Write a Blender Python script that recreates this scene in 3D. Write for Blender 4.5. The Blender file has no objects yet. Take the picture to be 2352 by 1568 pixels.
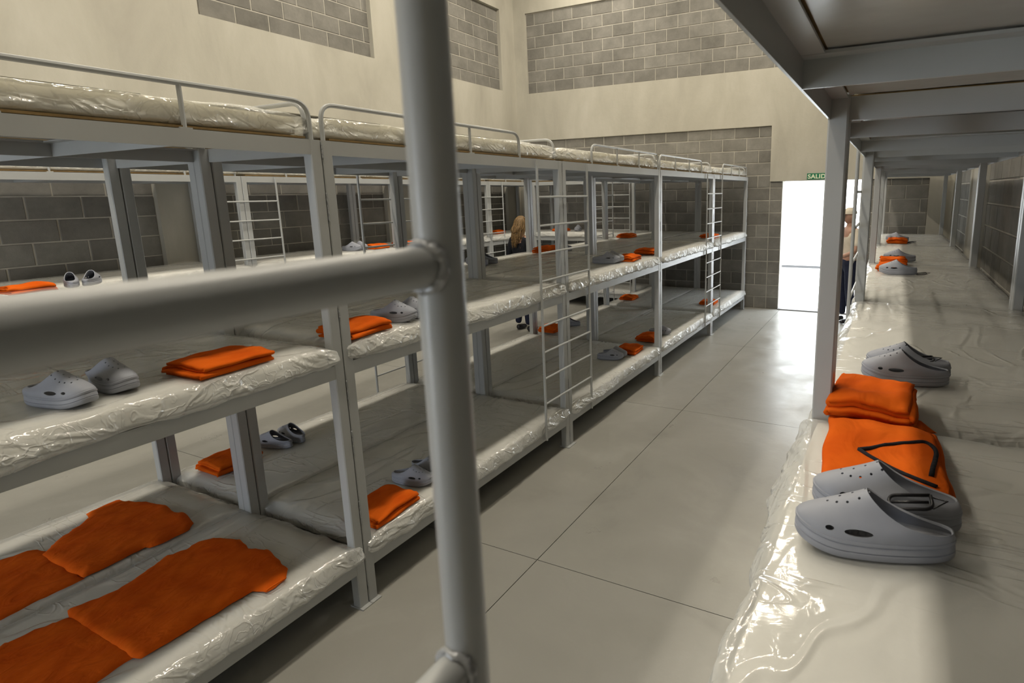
import bpy, bmesh, math, random
from mathutils import Vector, Matrix, noise
from mathutils.geometry import delaunay_2d_cdt
from mathutils.bvhtree import BVHTree
PI = math.pi
random.seed(7)
S = bpy.context.scene
COL = S.collection

# ------------------------------------------------------------------ camera
cam_d = bpy.data.cameras.new('camera'); cam = bpy.data.objects.new('camera', cam_d); COL.objects.link(cam)
R_ = Vector((0.8979254, 0.4398387, -0.0164889)); U_ = Vector((-0.0696356, 0.1789512, 0.9813905)); F_ = Vector((-0.4346042, 0.8800673, -0.1913133))
M = Matrix((R_, U_, -F_)).transposed().to_4x4(); M.translation = Vector((1.6449, -9.8364, 1.9324))
cam.matrix_world = M
cam_d.sensor_width = 36.0; cam_d.lens = 1336.2272 / 2352 * 36.0
cam_d.shift_x = -(1390.05 - 1176) / 2352; cam_d.shift_y = -(784 - 707.74) / 2352
cam_d.clip_start = 0.02; cam_d.clip_end = 200
cam_d.dof.use_dof = True; cam_d.dof.focus_distance = 4.5; cam_d.dof.aperture_fstop = 11
S.camera = cam

# ------------------------------------------------------------------ world, sun, lamps, exposure
w = bpy.data.worlds.new('world'); S.world = w; w.use_nodes = True
w.node_tree.nodes['Background'].inputs[0].default_value = (0.82, 0.90, 1.0, 1); w.node_tree.nodes['Background'].inputs[1].default_value = 7.5
sun_d = bpy.data.lights.new('sun', 'SUN'); sun_d.energy = 7; sun_d.angle = 0.02; sun = bpy.data.objects.new('sun', sun_d); COL.objects.link(sun)
sun.rotation_euler = (math.radians(38), 0, math.radians(12))
def area(name, loc, sx, sy, power, col, rot=(0, 0, 0)):
    d = bpy.data.lights.new(name, 'AREA'); d.shape = 'RECTANGLE'; d.size = sx; d.size_y = sy; d.energy = power; d.color = col
    o = bpy.data.objects.new(name, d); o.location = loc; o.rotation_euler = rot; COL.objects.link(o); return o
WARM = (1.0, 0.91, 0.76)
for y in (-10.5, -7.3, -4.1, -1.3):
    area('ceiling_lamp_light', (0.12, y, 6.3), 0.22, 1.5, 54, WARM)
    area('ceiling_lamp_light', (-3.15, y, 6.3), 0.22, 1.5, 56, WARM)
portal = area('door_portal', (0.59, 0.24, 1.05), 1.17, 2.1, 1, (1, 1, 1), (-PI / 2, 0, 0)); portal.data.cycles.is_portal = True
portal2 = area('added_fill_door_portal', (-1.85, -13.42, 1.15), 1.5, 2.3, 1, (1, 1, 1), (PI / 2, 0, 0)); portal2.data.cycles.is_portal = True  # invented rear doorway, added to bring fill daylight to the near side
S.view_settings.view_transform = 'Standard'; S.view_settings.look = 'None'; S.view_settings.gamma = 1; S.view_settings.use_curve_mapping = False
S.view_settings.exposure = 0.6
c = S.cycles
c.use_denoising = True; c.max_bounces = 6; c.diffuse_bounces = 4; c.glossy_bounces = 3; c.transmission_bounces = 3; c.transparent_max_bounces = 12
c.caustics_reflective = False; c.caustics_refractive = False; c.sample_clamp_indirect = 6
c.use_adaptive_sampling = True; c.adaptive_threshold = 0.03

# ------------------------------------------------------------------ materials
def mat(name):
    m = bpy.data.materials.new(name); m.use_nodes = True; nt = m.node_tree
    return m, nt, nt.nodes['Principled BSDF']
def nd(nt, t, **kw):
    n = nt.nodes.new(t)
    for k, v in kw.items():
        if k.startswith('_'): setattr(n, k[1:], v)
        else: n.inputs[k.replace('__', ' ')].default_value = v
    return n
def ramp(nt, src, stops):
    r = nt.nodes.new('ShaderNodeValToRGB'); e = r.color_ramp.elements
    while len(e) < len(stops): e.new(0.5)
    for i, (p, cc) in enumerate(stops): e[i].position = p; e[i].color = (*cc, 1)
    nt.links.new(src, r.inputs[0]); return r.outputs[0]
def coords(nt, scale=(1, 1, 1), kind='Object'):
    tc = nt.nodes.new('ShaderNodeTexCoord'); mp = nt.nodes.new('ShaderNodeMapping'); mp.inputs['Scale'].default_value = scale
    nt.links.new(tc.outputs[kind], mp.inputs[0]); return mp.outputs[0]
def geo(nt, scale=(1, 1, 1)):
    g = nt.nodes.new('ShaderNodeNewGeometry'); mp = nt.nodes.new('ShaderNodeMapping'); mp.inputs['Scale'].default_value = scale
    nt.links.new(g.outputs['Position'], mp.inputs[0]); return mp.outputs[0]
def noi(nt, vec, scale, detail=3, rough=0.5, dist=0.0):
    n = nt.nodes.new('ShaderNodeTexNoise'); n.inputs['Scale'].default_value = scale; n.inputs['Detail'].default_value = detail
    n.inputs['Roughness'].default_value = rough; n.inputs['Distortion'].default_value = dist
    nt.links.new(vec, n.inputs['Vector']); return n.outputs[0]
def bump(nt, h, strength, dist, target):
    b = nt.nodes.new('ShaderNodeBump'); b.inputs['Strength'].default_value = strength; b.inputs['Distance'].default_value = dist
    nt.links.new(h, b.inputs['Height']); nt.links.new(b.outputs[0], target); return b
def simple(name, col, rough=0.5, spec=0.5, metal=0.0, var=0.06, vscale=6, bmp=0, bscale=60, bdist=0.002):
    m, nt, p = mat(name); v = coords(nt)
    lo = tuple(max(0, x * (1 - var)) for x in col); hi = tuple(min(1, x * (1 + var)) for x in col)
    nt.links.new(ramp(nt, noi(nt, v, vscale), [(0.3, lo), (0.7, hi)]), p.inputs['Base Color'])
    p.inputs['Roughness'].default_value = rough; p.inputs['Specular IOR Level'].default_value = spec; p.inputs['Metallic'].default_value = metal
    if bmp: bump(nt, noi(nt, v, bscale), bmp, bdist, p.inputs['Normal'])
    return m
STEEL = simple('painted_steel', (0.40, 0.412, 0.412), 0.36, 0.5, 0.0, 0.05, 3, 0.12, 45, 0.002)
DECK = simple('steel_sheet', (0.42, 0.42, 0.40), 0.25, 0.5, 0.0, 0.06, 3, 0.25, 5, 0.02)
WELD = simple('weld_bead_steel', (0.34, 0.35, 0.36), 0.3, 0.6, 0.2, 0.15, 80, 0.6, 150, 0.004)
FOAM = simple('mattress_foam', (0.76, 0.745, 0.70), 0.85, 0.2, 0, 0.06, 5, 0.2, 90, 0.002)
WOOD = simple('plywood', (0.20, 0.13, 0.05), 0.7, 0.3, 0, 0.2, 20)
CLOG = simple('clog_foam_rubber', (0.30, 0.315, 0.36), 0.55, 0.35, 0, 0.03, 30, 0.05, 400, 0.001)
CLOGIN = simple('clog_footbed', (0.27, 0.28, 0.31), 0.7, 0.3, 0, 0.05, 60, 0.4, 300, 0.002)
BLACK = simple('black_plastic', (0.012, 0.012, 0.015), 0.35, 0.5, 0, 0.1, 30)
BLACKCLOTH = simple('black_cloth', (0.013, 0.014, 0.018), 0.85, 0.2, 0, 0.2, 30, 0.4, 60, 0.01)
NAVY = simple('navy_cloth', (0.018, 0.022, 0.045), 0.85, 0.2, 0, 0.2, 20, 0.4, 40, 0.01)
KHAKI = simple('cream_shirt_cloth', (0.62, 0.56, 0.46), 0.8, 0.2, 0, 0.06, 12, 0.5, 25, 0.01)
SKIN = simple('skin', (0.42, 0.24, 0.17), 0.55, 0.4, 0, 0.05, 30)
HAIR = simple('blond_hair', (0.16, 0.095, 0.035), 0.5, 0.4, 0, 0.5, 60, 0.8, 70, 0.01)
DHAIR = simple('dark_hair', (0.03, 0.02, 0.015), 0.5, 0.4, 0, 0.3, 60)
WHITE = simple('white_cloth', (0.75, 0.75, 0.74), 0.7, 0.3, 0, 0.03, 10)
OUTW = simple('outside_wall_paint', (0.82, 0.82, 0.80), 0.8, 0.2, 0, 0.04, 2)
OUTG = simple('outside_paving', (0.8, 0.8, 0.78), 0.8, 0.2, 0, 0.05, 3)
GREEN = simple('exit_sign_green', (0.010, 0.17, 0.075), 0.4, 0.5, 0, 0.02, 5)
PALE = simple('exit_sign_lettering', (0.75, 0.82, 0.62), 0.5, 0.4, 0, 0.02, 5)
DARK = simple('dark_rubber', (0.03, 0.03, 0.035), 0.7, 0.3)
# orange cloth
ORANGE, nt, p = mat('orange_cotton'); v = coords(nt)
nt.links.new(ramp(nt, noi(nt, v, 7, 3), [(0.3, (0.57, 0.082, 0.005)), (0.7, (0.70, 0.125, 0.009))]), p.inputs['Base Color'])
p.inputs['Roughness'].default_value = 0.9; p.inputs['Specular IOR Level'].default_value = 0.06
b1 = bump(nt, noi(nt, coords(nt, (1.6, 0.8, 1)), 9, 3, 0.45, 1.6), 0.32, 0.02, p.inputs['Normal'])
# blocks
BLOCK, nt, p = mat('grey_concrete_block'); v = geo(nt); oi = nt.nodes.new('ShaderNodeObjectInfo')
col = ramp(nt, oi.outputs['Random'], [(0.0, (0.172, 0.165, 0.148)), (0.5, (0.202, 0.194, 0.175)), (1.0, (0.236, 0.227, 0.205))])
mx = nt.nodes.new('ShaderNodeMix'); mx.data_type = 'RGBA'; mx.blend_type = 'MULTIPLY'; mx.inputs[0].default_value = 1
nt.links.new(col, mx.inputs[6]); nt.links.new(ramp(nt, noi(nt, v, 3.5, 6, 0.7), [(0.25, (0.72, 0.72, 0.72)), (0.75, (1.25, 1.25, 1.25))]), mx.inputs[7])
nt.links.new(mx.outputs[2], p.inputs['Base Color']); p.inputs['Roughness'].default_value = 0.93; p.inputs['Specular IOR Level'].default_value = 0.2
bump(nt, noi(nt, v, 90, 4, 0.7), 0.5, 0.004, p.inputs['Normal'])
MORTAR = simple('mortar', (0.42, 0.40, 0.35), 0.95, 0.15, 0, 0.12, 8, 0.4, 60, 0.004)
# smooth poured concrete
CONC, nt, p = mat('poured_concrete'); v = geo(nt)
nt.links.new(ramp(nt, noi(nt, geo(nt, (1, 1, 0.35)), 1.6, 6, 0.62, 0.4), [(0.28, (0.37, 0.35, 0.30)), (0.5, (0.44, 0.42, 0.36)), (0.72, (0.50, 0.48, 0.42))]), p.inputs['Base Color'])
p.inputs['Roughness'].default_value = 0.85; p.inputs['Specular IOR Level'].default_value = 0.25
bump(nt, noi(nt, v, 12, 5, 0.6), 0.25, 0.01, p.inputs['Normal'])
# floor concrete, troweled
FLOOR, nt, p = mat('troweled_floor_concrete'); v = geo(nt)
nz = noi(nt, v, 1.1, 7, 0.6, 0.6)
nt.links.new(ramp(nt, nz, [(0.25, (0.235, 0.23, 0.205)), (0.42, (0.30, 0.294, 0.265)), (0.55, (0.315, 0.308, 0.278)), (0.75, (0.38, 0.374, 0.343))]), p.inputs['Base Color'])
rr = nt.nodes.new('ShaderNodeMapRange'); rr.inputs[1].default_value = 0.3; rr.inputs[2].default_value = 0.7; rr.inputs[3].default_value = 0.26; rr.inputs[4].default_value = 0.46
nt.links.new(noi(nt, v, 2.3, 6, 0.65), rr.inputs[0]); nt.links.new(rr.outputs[0], p.inputs['Roughness']); p.inputs['Specular IOR Level'].default_value = 0.55
bump(nt, noi(nt, v, 6, 6, 0.7), 0.18, 0.01, p.inputs['Normal'])
# plastic film
def film(name_, crum, haze):
    F = bpy.data.materials.new(name_); F.use_nodes = True; nt = F.node_tree; nt.nodes.clear()
    out = nt.nodes.new('ShaderNodeOutputMaterial')
    tr = nd(nt, 'ShaderNodeBsdfTransparent', Color=(0.97, 0.97, 0.96, 1)); gl = nd(nt, 'ShaderNodeBsdfGlossy', Roughness=0.11, Color=(1, 1, 1, 1)); df = nd(nt, 'ShaderNodeBsdfDiffuse', Color=(0.86, 0.87, 0.85, 1))
    tcv = coords(nt, (1.0, 1.0, 1.0)); 
    def crease(vec, scale, dist, p0, p1):
        f = noi(nt, vec, scale, 2, 0.5, dist); sb = nt.nodes.new('ShaderNodeMath'); sb.operation = 'SUBTRACT'; sb.inputs[1].default_value = 0.5; nt.links.new(f, sb.inputs[0])
        ab = nt.nodes.new('ShaderNodeMath'); ab.operation = 'ABSOLUTE'; nt.links.new(sb.outputs[0], ab.inputs[0])
        mp_ = nt.nodes.new('ShaderNodeMapRange'); mp_.interpolation_type = 'SMOOTHSTEP'; mp_.inputs[1].default_value = p0; mp_.inputs[2].default_value = p1; mp_.inputs[3].default_value = 1; mp_.inputs[4].default_value = 0
        nt.links.new(ab.outputs[0], mp_.inputs[0]); return mp_.outputs[0]
    def mth(op, a_, b_):
        q = nt.nodes.new('ShaderNodeMath'); q.operation = op
        for i_, x_ in enumerate((a_, b_)):
            if isinstance(x_, (int, float)): q.inputs[i_].default_value = x_
            else: nt.links.new(x_, q.inputs[i_])
        return q.outputs[0]
    c1 = crease(coords(nt, (2.2, 1.1, 3)), 1.3, 0.6, 0.0, 0.035); c2 = crease(coords(nt, (1.4, 5.0, 6)), 1.7, 0.9, 0.0, 0.03)
    msk = nt.nodes.new('ShaderNodeMapRange'); msk.inputs[1].default_value = 0.45; msk.inputs[2].default_value = 0.62; nt.links.new(noi(nt, tcv, 2.1, 2), msk.inputs[0])
    hh = mth('ADD', mth('ADD', mth('MULTIPLY', c1, 0.35), mth('MULTIPLY', mth('MULTIPLY', c2, msk.outputs[0]), 0.5)), mth('ADD', mth('MULTIPLY', noi(nt, coords(nt, (3, 1.2, 4)), 2.0, 2, 0.5, 0.5), 0.9), mth('MULTIPLY', noi(nt, tcv, 26, 3, 0.55, 1.2), 0.09)))
    nz_ = nt.nodes.new('ShaderNodeSeparateXYZ'); nt.links.new([q for q in nt.nodes if q.type == 'TEX_COORD'][0].outputs['Normal'], nz_.inputs[0])
    side = mth('SUBTRACT', 1.0, mth('ABSOLUTE', nz_.outputs[2], 0)); k3 = mth('ADD', crease(coords(nt, (1.5, 0.8, 1.2)), 4.5, 1.0, 0.0, 0.06), mth('MULTIPLY', crease(tcv, 13.0, 1.2, 0.0, 0.07), 0.3))
    hh = mth('ADD', hh, mth('MULTIPLY', k3, mth('MAXIMUM', crum, mth('MULTIPLY', side, 0.8))))
    bp = nt.nodes.new('ShaderNodeBump'); bp.inputs['Strength'].default_value = 0.6; bp.inputs['Distance'].default_value = 0.02; nt.links.new(hh, bp.inputs['Height'])
    nt.links.new(bp.outputs[0], gl.inputs['Normal']); nt.links.new(bp.outputs[0], df.inputs['Normal'])
    lw = nd(nt, 'ShaderNodeLayerWeight', Blend=0.28); nt.links.new(bp.outputs[0], lw.inputs['Normal'])
    mr = nt.nodes.new('ShaderNodeMapRange'); mr.inputs[3].default_value = 0.06; mr.inputs[4].default_value = 0.36; nt.links.new(lw.outputs['Fresnel'], mr.inputs[0])
    m1 = nd(nt, 'ShaderNodeMixShader', Fac=haze); nt.links.new(mth('ADD', haze, mth('MULTIPLY', side, 0.15)), m1.inputs[0]); nt.links.new(tr.outputs[0], m1.inputs[1]); nt.links.new(df.outputs[0], m1.inputs[2])
    m2 = nt.nodes.new('ShaderNodeMixShader'); nt.links.new(mr.outputs[0], m2.inputs[0]); nt.links.new(m1.outputs[0], m2.inputs[1]); nt.links.new(gl.outputs[0], m2.inputs[2])
    nt.links.new(m2.outputs[0], out.inputs[0])
    return F
FILM = film('clear_plastic_film', 0.0, 0.34); FILM2 = film('crumpled_plastic_film', 0.26, 0.34)

# ------------------------------------------------------------------ mesh helpers
class MB:
    def __init__(s): s.v = []; s.f = []
    def add(s, vs, fs):
        n = len(s.v); s.v += [tuple(x) for x in vs]; s.f += [tuple(i + n for i in f) for f in fs]
    def box(s, x0, x1, y0, y1, z0, z1):
        s.add([(x0, y0, z0), (x1, y0, z0), (x1, y1, z0), (x0, y1, z0), (x0, y0, z1), (x1, y0, z1), (x1, y1, z1), (x0, y1, z1)],
              [(0, 3, 2, 1), (4, 5, 6, 7), (0, 1, 5, 4), (1, 2, 6, 5), (2, 3, 7, 6), (3, 0, 4, 7)]); return s
    def bbox(s, x0, x1, y0, y1, z0, z1, b):   # bevelled long box along z
        o = [(x0 + b, y0), (x1 - b, y0), (x1, y0 + b), (x1, y1 - b), (x1 - b, y1), (x0 + b, y1), (x0, y1 - b), (x0, y0 + b)]
        n = 8; s.add([(x, y, z0) for x, y in o] + [(x, y, z1) for x, y in o],
                     [(i, (i + 1) % n, n + (i + 1) % n, n + i) for i in range(n)] + [tuple(range(n - 1, -1, -1)), tuple(range(n, 2 * n))]); return s
    def tube(s, path, r, n=10, closed=False, rf=None):
        P = [Vector(q) for q in path]; k = len(P); T = []
        for i in range(k):
            a = P[(i - 1) % k] if (closed or i) else P[i]; b = P[(i + 1) % k] if (closed or i < k - 1) else P[i]
            T.append((b - a).normalized())
        up = Vector((0, 0, 1)) if abs(T[0].z) < 0.9 else Vector((1, 0, 0)); N = (up - T[0] * up.dot(T[0])).normalized(); vs = []
        for i in range(k):
            N = (N - T[i] * N.dot(T[i])).normalized(); B = T[i].cross(N); q = rf(i / (k - 1)) if rf else r
            vs += [P[i] + (N * math.cos(2 * PI * j / n) + B * math.sin(2 * PI * j / n)) * q for j in range(n)]
        fs = [(i * n + j, i * n + (j + 1) % n, ((i + 1) % k) * n + (j + 1) % n, ((i + 1) % k) * n + j) for i in range(k if closed else k - 1) for j in range(n)]
        if not closed: fs += [tuple(range(n - 1, -1, -1)), tuple(range((k - 1) * n, k * n))]
        s.add(vs, fs); return s
    def mesh(s, name, m, smooth=False, fix=True):
        me = bpy.data.meshes.new(name); me.from_pydata(s.v, [], s.f); me.materials.append(m)
        if fix:
            bm = bmesh.new(); bm.from_mesh(me); bmesh.ops.recalc_face_normals(bm, faces=bm.faces); bm.to_mesh(me); bm.free()
        if smooth:
            me.polygons.foreach_set('use_smooth', [True] * len(me.polygons))
            if smooth == 'auto': me.set_sharp_from_angle(angle=0.7)
        me.update(); return me
def fillet(pts, r, n=6):
    P = [Vector(q) for q in pts]; out = [P[0]]
    for i in range(1, len(P) - 1):
        a = (P[i - 1] - P[i]); b = (P[i + 1] - P[i]); ra = min(r, a.length * 0.49, b.length * 0.49); A = P[i] + a.normalized() * ra; B = P[i] + b.normalized() * ra
        for k in range(n + 1):
            t = k / n; out.append(A * (1 - t) ** 2 + P[i] * 2 * t * (1 - t) + B * t * t)
    out.append(P[-1]); return out
def lerp(a, b, t): return a + (b - a) * t
def link(name, me, parent=None, loc=(0, 0, 0), rot=(0, 0, 0)):
    o = bpy.data.objects.new(name, me); COL.objects.link(o); o.location = loc; o.rotation_euler = rot
    if parent: o.parent = parent
    return o
def tag(o, label, cat, group=None, kind=None):
    o['label'] = label; o['category'] = cat
    if group: o['group'] = group
    if kind: o['kind'] = kind
    return o
def struct(o, label=None):
    o['kind'] = 'structure'
    if label: o['label'] = label
    return o
def empty(name, loc=(0, 0, 0), rz=0): return link(name, None, None, loc, (0, 0, rz))
def build(proto, parent):                       # proto: list of (name, mesh, [sub protos])
    for name, me, subs in proto:
        o = link(name, me, parent)
        for n2, m2, _ in subs: link(n2, m2, o)
def N3(x, y, z): return noise.noise(Vector((x, y, z)))

# ------------------------------------------------------------------ room shell
XL, XR, YB, ZC = -5.04, 2.38, -13.2, 6.9
def m_box(*a): return MB().box(*a)
# floor slabs with sawn joints
fl = struct(link('floor', m_box(XL - .3, XR + .3, YB - .3, 0.26, -0.30, -0.012).mesh('floor', DARK)), 'troweled grey concrete floor with sawn joints')
xs = [XL, -4.84, -2.40, 0.04, XR]; ys = [YB, -12.34, -9.90, -7.47, -5.04, -2.60, -0.17, 0.26]
for i in range(len(xs) - 1):
    for j in range(len(ys) - 1):
        link('floor_slab', m_box(xs[i] + .0022, xs[i + 1] - .0022, ys[j] + .0022, ys[j + 1] - .0022, -0.012, 0.0).mesh('floor_slab', FLOOR), fl)
struct(link('ceiling', m_box(XL - .3, XR + .3, YB - .3, 0.3, ZC, ZC + .2).mesh('ceiling', CONC)), 'pale concrete ceiling high above the bunks')
bw = MB().box(XL - .3, -2.6, YB - .25, YB, 0, ZC).box(-1.1, XR + .3, YB - .25, YB, 0, ZC).box(-2.6, -1.1, YB - .25, YB, 2.3, ZC)  # unseen wall; its opening is added to let fill daylight in
struct(link('wall_back', bw.mesh('wall_back', CONC)), 'concrete wall behind the camera with a wide open doorway added for fill light')
struct(link('ground_outside', m_box(-14, 14, -22, YB - .252, -0.2, -0.01).mesh('ground_outside', OUTG)), 'pale paving outside the added rear doorway')
bcache = {}
def block_mesh(l, h):
    k = (round(l, 3), round(h, 3))
    if k not in bcache:   # local: length x, depth y (face at y=0, body behind +y), height z
        b = 0.005; g = 0.006; x0, x1, z0, z1 = g, k[0] - g, g, k[1] - g; B = MB()
        B.add([(x0 + b, 0, z0 + b), (x1 - b, 0, z0 + b), (x1 - b, 0, z1 - b), (x0 + b, 0, z1 - b), (x0, b, z0), (x1, b, z0), (x1, b, z1), (x0, b, z1), (x0, .1, z0), (x1, .1, z0), (x1, .1, z1), (x0, .1, z1)],
              [(0, 1, 2, 3), (0, 4, 5, 1), (1, 5, 6, 2), (2, 6, 7, 3), (3, 7, 4, 0), (4, 8, 9, 5), (5, 9, 10, 6), (6, 10, 11, 7), (7, 11, 8, 4)])
        bcache[k] = B.mesh('concrete_block', BLOCK)
    return bcache[k]
def panel(wall, face, a0, a1, z0, z1, jx, zmass=None, single=True):
    """face: function (a, z) -> (loc, rz) of a block whose left bottom corner sits at a,z ; jx joint origin of even courses"""
    stuff = MB(); row = 0; z = z0
    while z < z1 - 0.02:
        h = min(0.2, z1 - z); org = jx + (0.2 if row % 2 else 0); k = math.floor((a0 - org) / 0.4 + 1e-6); a = org + 0.4 * k
        while a < a1 - 0.02:
            s0, s1 = max(a, a0), min(a + 0.4, a1)
            if s1 - s0 > 0.03:
                me = block_mesh(s1 - s0, h); loc, rz = face(s0, s1, z); jit = random.uniform(-.002, .002)
                L = Vector(loc) + (Vector((0, jit, 0)) if abs(math.sin(rz)) < .5 else Vector((jit, 0, 0)))
                if single and not (zmass and z < zmass - 0.01): link('concrete_block', me, wall, L, (0, 0, rz))
                else:
                    Mx = Matrix.Translation(L) @ Matrix.Rotation(rz, 4, 'Z'); n = len(stuff.v)
                    stuff.v += [tuple(Mx @ vv.co) for vv in me.vertices]; stuff.f += [tuple(i + n for i in q.vertices) for q in me.polygons]
            a += 0.4
        z += 0.2; row += 1
    if stuff.v:
        o = link('lower_concrete_blocks', stuff.mesh('lower_concrete_blocks', BLOCK, fix=False), wall); o['kind'] = 'stuff'
DW = 1.177   # door opening x 0..DW, z 0..2.1
B = MB(); B.box(XL - .3, 0, 0.036, 0.25, 0, ZC).box(DW, XR + .3, 0.036, 0.25, 0, ZC).box(0, DW, 0.036, 0.25, 2.1, ZC)
wf = struct(link('wall_front', B.mesh('wall_front', MORTAR)), 'end wall of grey blocks framed by smooth concrete, with the open doorway')
ff = lambda a0, a1, z: ((a0, 0.03, z), 0)
panel(wf, ff, -4.78, -0.2, 0, 2.97, 0.0)
panel(wf, ff, -0.2, 0, 0, 2.1, 0.0)
panel(wf, ff, -4.78, 2.08, 3.842, 5.256, -4.597)
panel(wf, ff, DW, 2.08, 0, 2.1, DW)
def cb(wall, name, *a): link(name, m_box(*a).mesh(name, CONC), wall)
cb(wf, 'concrete_column', XL - .1, -4.78, 0.0, 0.036, 0, 5.256)
cb(wf, 'concrete_beam', -4.78, -0.2, 0.0, 0.036, 2.97, 3.842)
cb(wf, 'concrete_lintel', -0.2, XR, 0.0, 0.2, 2.1, 3.842)
cb(wf, 'concrete_column', 2.08, XR, 0.0, 0.036, 0, 2.1)
cb(wf, 'concrete_column', 2.08, XR, 0.0, 0.036, 3.842, 5.256)
cb(wf, 'concrete_beam', XL - .1, XR, 0.0, 0.036, 5.256, ZC)
# left wall
wl = struct(link('wall_left', m_box(XL - .35, XL - .066, YB, 0.0, 0, ZC).mesh('wall_left', MORTAR)), 'tall left wall of grey blocks between smooth concrete columns and beams')
fL = lambda a0, a1, z: ((XL - .06, a0, z), PI / 2)
LP = [(-2.79, -0.44), (-5.80, -3.46), (-8.80, -6.46)]
for a0, a1 in LP:
    panel(wl, fL, a0, a1, 0, 2.975, a1, zmass=1.0)
    panel(wl, fL, a0, a1, 3.86, 5.26, a1 + .1)
panel(wl, fL, YB, -9.46, 0, 2.975, -9.46, single=False); panel(wl, fL, YB, -9.46, 3.86, 5.26, -9.46, single=False)
for a0, a1 in [(-0.44, 0.0), (-3.46, -2.79), (-6.46, -5.80), (-9.46, -8.80)]: cb(wl, 'concrete_column', XL - .07, XL, a0, a1, 0, ZC)
for z0, z1 in [(2.975, 3.86), (5.26, ZC)]:
    for a0, a1 in LP + [(YB, -9.46)]: cb(wl, 'concrete_beam', XL - .07, XL, a0, a1, z0, z1)
# right wall
wr_ = struct(link('wall_right', m_box(XR + .036, XR + .3, YB, 0.0, 0, ZC).mesh('wall_right', MORTAR)), 'grey block wall close behind the right row of bunks')
fR = lambda a0, a1, z: ((XR + .03, a1, z), -PI / 2)
panel(wr_, fR, -2.1, -0.44, 0, 2.975, -.44, zmass=1.0); panel(wr_, fR, -9.0, -3.35, 0, 2.975, -3.25, zmass=1.0)
panel(wr_, fR, YB, -9.0, 0, 2.975, -9.0, single=False)
cb(wr_, 'concrete_column', XR, XR + .04, -0.44, 0, 0, 2.975); cb(wr_, 'concrete_column', XR, XR + .04, -3.35, -2.1, 0, 2.975)
cb(wr_, 'concrete_beam', XR, XR + .04, YB, 0, 2.975, ZC)
# doorway: threshold, outside
th = struct(link('trim_1', m_box(0.0, DW, -0.02, 0.26, 0.0, 0.018).mesh('trim_1', simple('threshold_steel', (0.2, 0.2, 0.2), 0.5))), 'dark threshold strip across the open doorway')
struct(link('ground_outside', m_box(-14, 14, 0.262, 5.8, -0.2, -0.01).mesh('ground_outside', OUTG)), 'sunlit pale paving outside the doorway')
ow = struct(link('wall_outside', m_box(-14, 14, 5.8, 6.0, -0.2, 6.0).mesh('wall_outside', OUTW)), 'white perimeter wall outside the doorway')
link('base_joint', m_box(-14, 14, 5.785, 5.8, 0.0, 0.06).mesh('base_joint', simple('joint_grey', (0.03, 0.03, 0.03))), ow)
# exit sign
sg = tag(link('exit_sign', m_box(0.372, 0.735, -0.008, -0.0005, 2.115, 2.21).mesh('exit_sign', GREEN)), 'green exit sign reading SALIDA above the open doorway', 'sign')
fc = bpy.data.curves.new('lettering', 'FONT'); fc.body = 'SALIDA'; fc.size = 0.092; fc.extrude = 0.001; fc.space_character = 1.06; fc.offset = 0.0022
ft = bpy.data.objects.new('tmp', fc); COL.objects.link(ft)
me = bpy.data.meshes.new_from_object(ft.evaluated_get(bpy.context.evaluated_depsgraph_get())); me.materials.clear(); me.materials.append(PALE)
COL.objects.unlink(ft); bpy.data.objects.remove(ft)
xsx = [vv.co.x for vv in me.vertices]; sc = 0.335 / (max(xsx) - min(xsx))
link('lettering', me, sg, (0.386 - min(xsx) * sc, -0.0095, 2.131), (PI / 2, 0, 0)).scale = (sc, 0.98, 1)

# ------------------------------------------------------------------ bunk frames
W, L, PS, RH = 0.82, 1.99, 0.05, 0.06
TOPS = [0.24, 1.21, 2.175]
posts = [('post', MB().bbox(x, x + PS, y, y + PS, 0.004, TOPS[2], .004).mesh('post', STEEL), [('foot_plate', MB().box(x - .015, x + PS + .022, y - .005, y + PS + .005, 0, 0.006).mesh('foot_plate', STEEL), [])] if x > -.1 else [])
         for x in (-PS, -W) for y in (0.003, L - PS - .003)]
rails = []
def side_rail(x0, sgn, z): return MB().box(min(x0, x0 - sgn * .005), max(x0, x0 - sgn * .005), PS, L - PS, z - RH, z).box(min(x0, x0 - sgn * .045), max(x0, x0 - sgn * .045), PS, L - PS, z - .009, z - .004)
def cross(y0, sgn, z): return MB().box(-W + .006, -.006, min(y0, y0 + sgn * .005), max(y0, y0 + sgn * .005), z - RH, z - .0045).box(-W + .006, -.006, min(y0, y0 + sgn * .04), max(y0, y0 + sgn * .04), z - .010, z - .0045)
for z in TOPS:
    rails += [('side_rail', side_rail(-.002, 1, z).mesh('side_rail', STEEL), []), ('side_rail', side_rail(-W + .002, -1, z).mesh('side_rail', STEEL), [])]
    rails += [('end_rail', MB().box(-W + PS, -PS, .006, .011, z - RH, z).mesh('end_rail', STEEL), []), ('end_rail', MB().box(-W + PS, -PS, L - .011, L - .006, z - RH, z).mesh('end_rail', STEEL), [])]
    rails += [('crossbeam', cross(yb, 1 if yb < 1 else -1, z).mesh('crossbeam', STEEL), []) for yb in (0.57, L - .57)]
    B = MB(); nn = 24; vs = []; 
    for i in range(nn + 1):
        for j in range(13):
            x = lerp(-W + .05, -.05, j / 12); y = lerp(.05, L - .05, i / nn); vs.append((x, y, z - .0005 + .0018 * N3(x * 5, y * 3.2, z * 3)))
    B.add(vs, [(i * 13 + j, i * 13 + j + 1, (i + 1) * 13 + j + 1, (i + 1) * 13 + j) for i in range(nn) for j in range(12)])
    rails.append(('deck_sheet', B.mesh('deck_sheet', DECK, True), []))
rails.append(('plywood_board', MB().box(-W + .035, -.018, .058, L - .058, TOPS[2] + .004, TOPS[2] + .012).mesh('plywood_board', WOOD), []))
GT = 2.325
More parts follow.
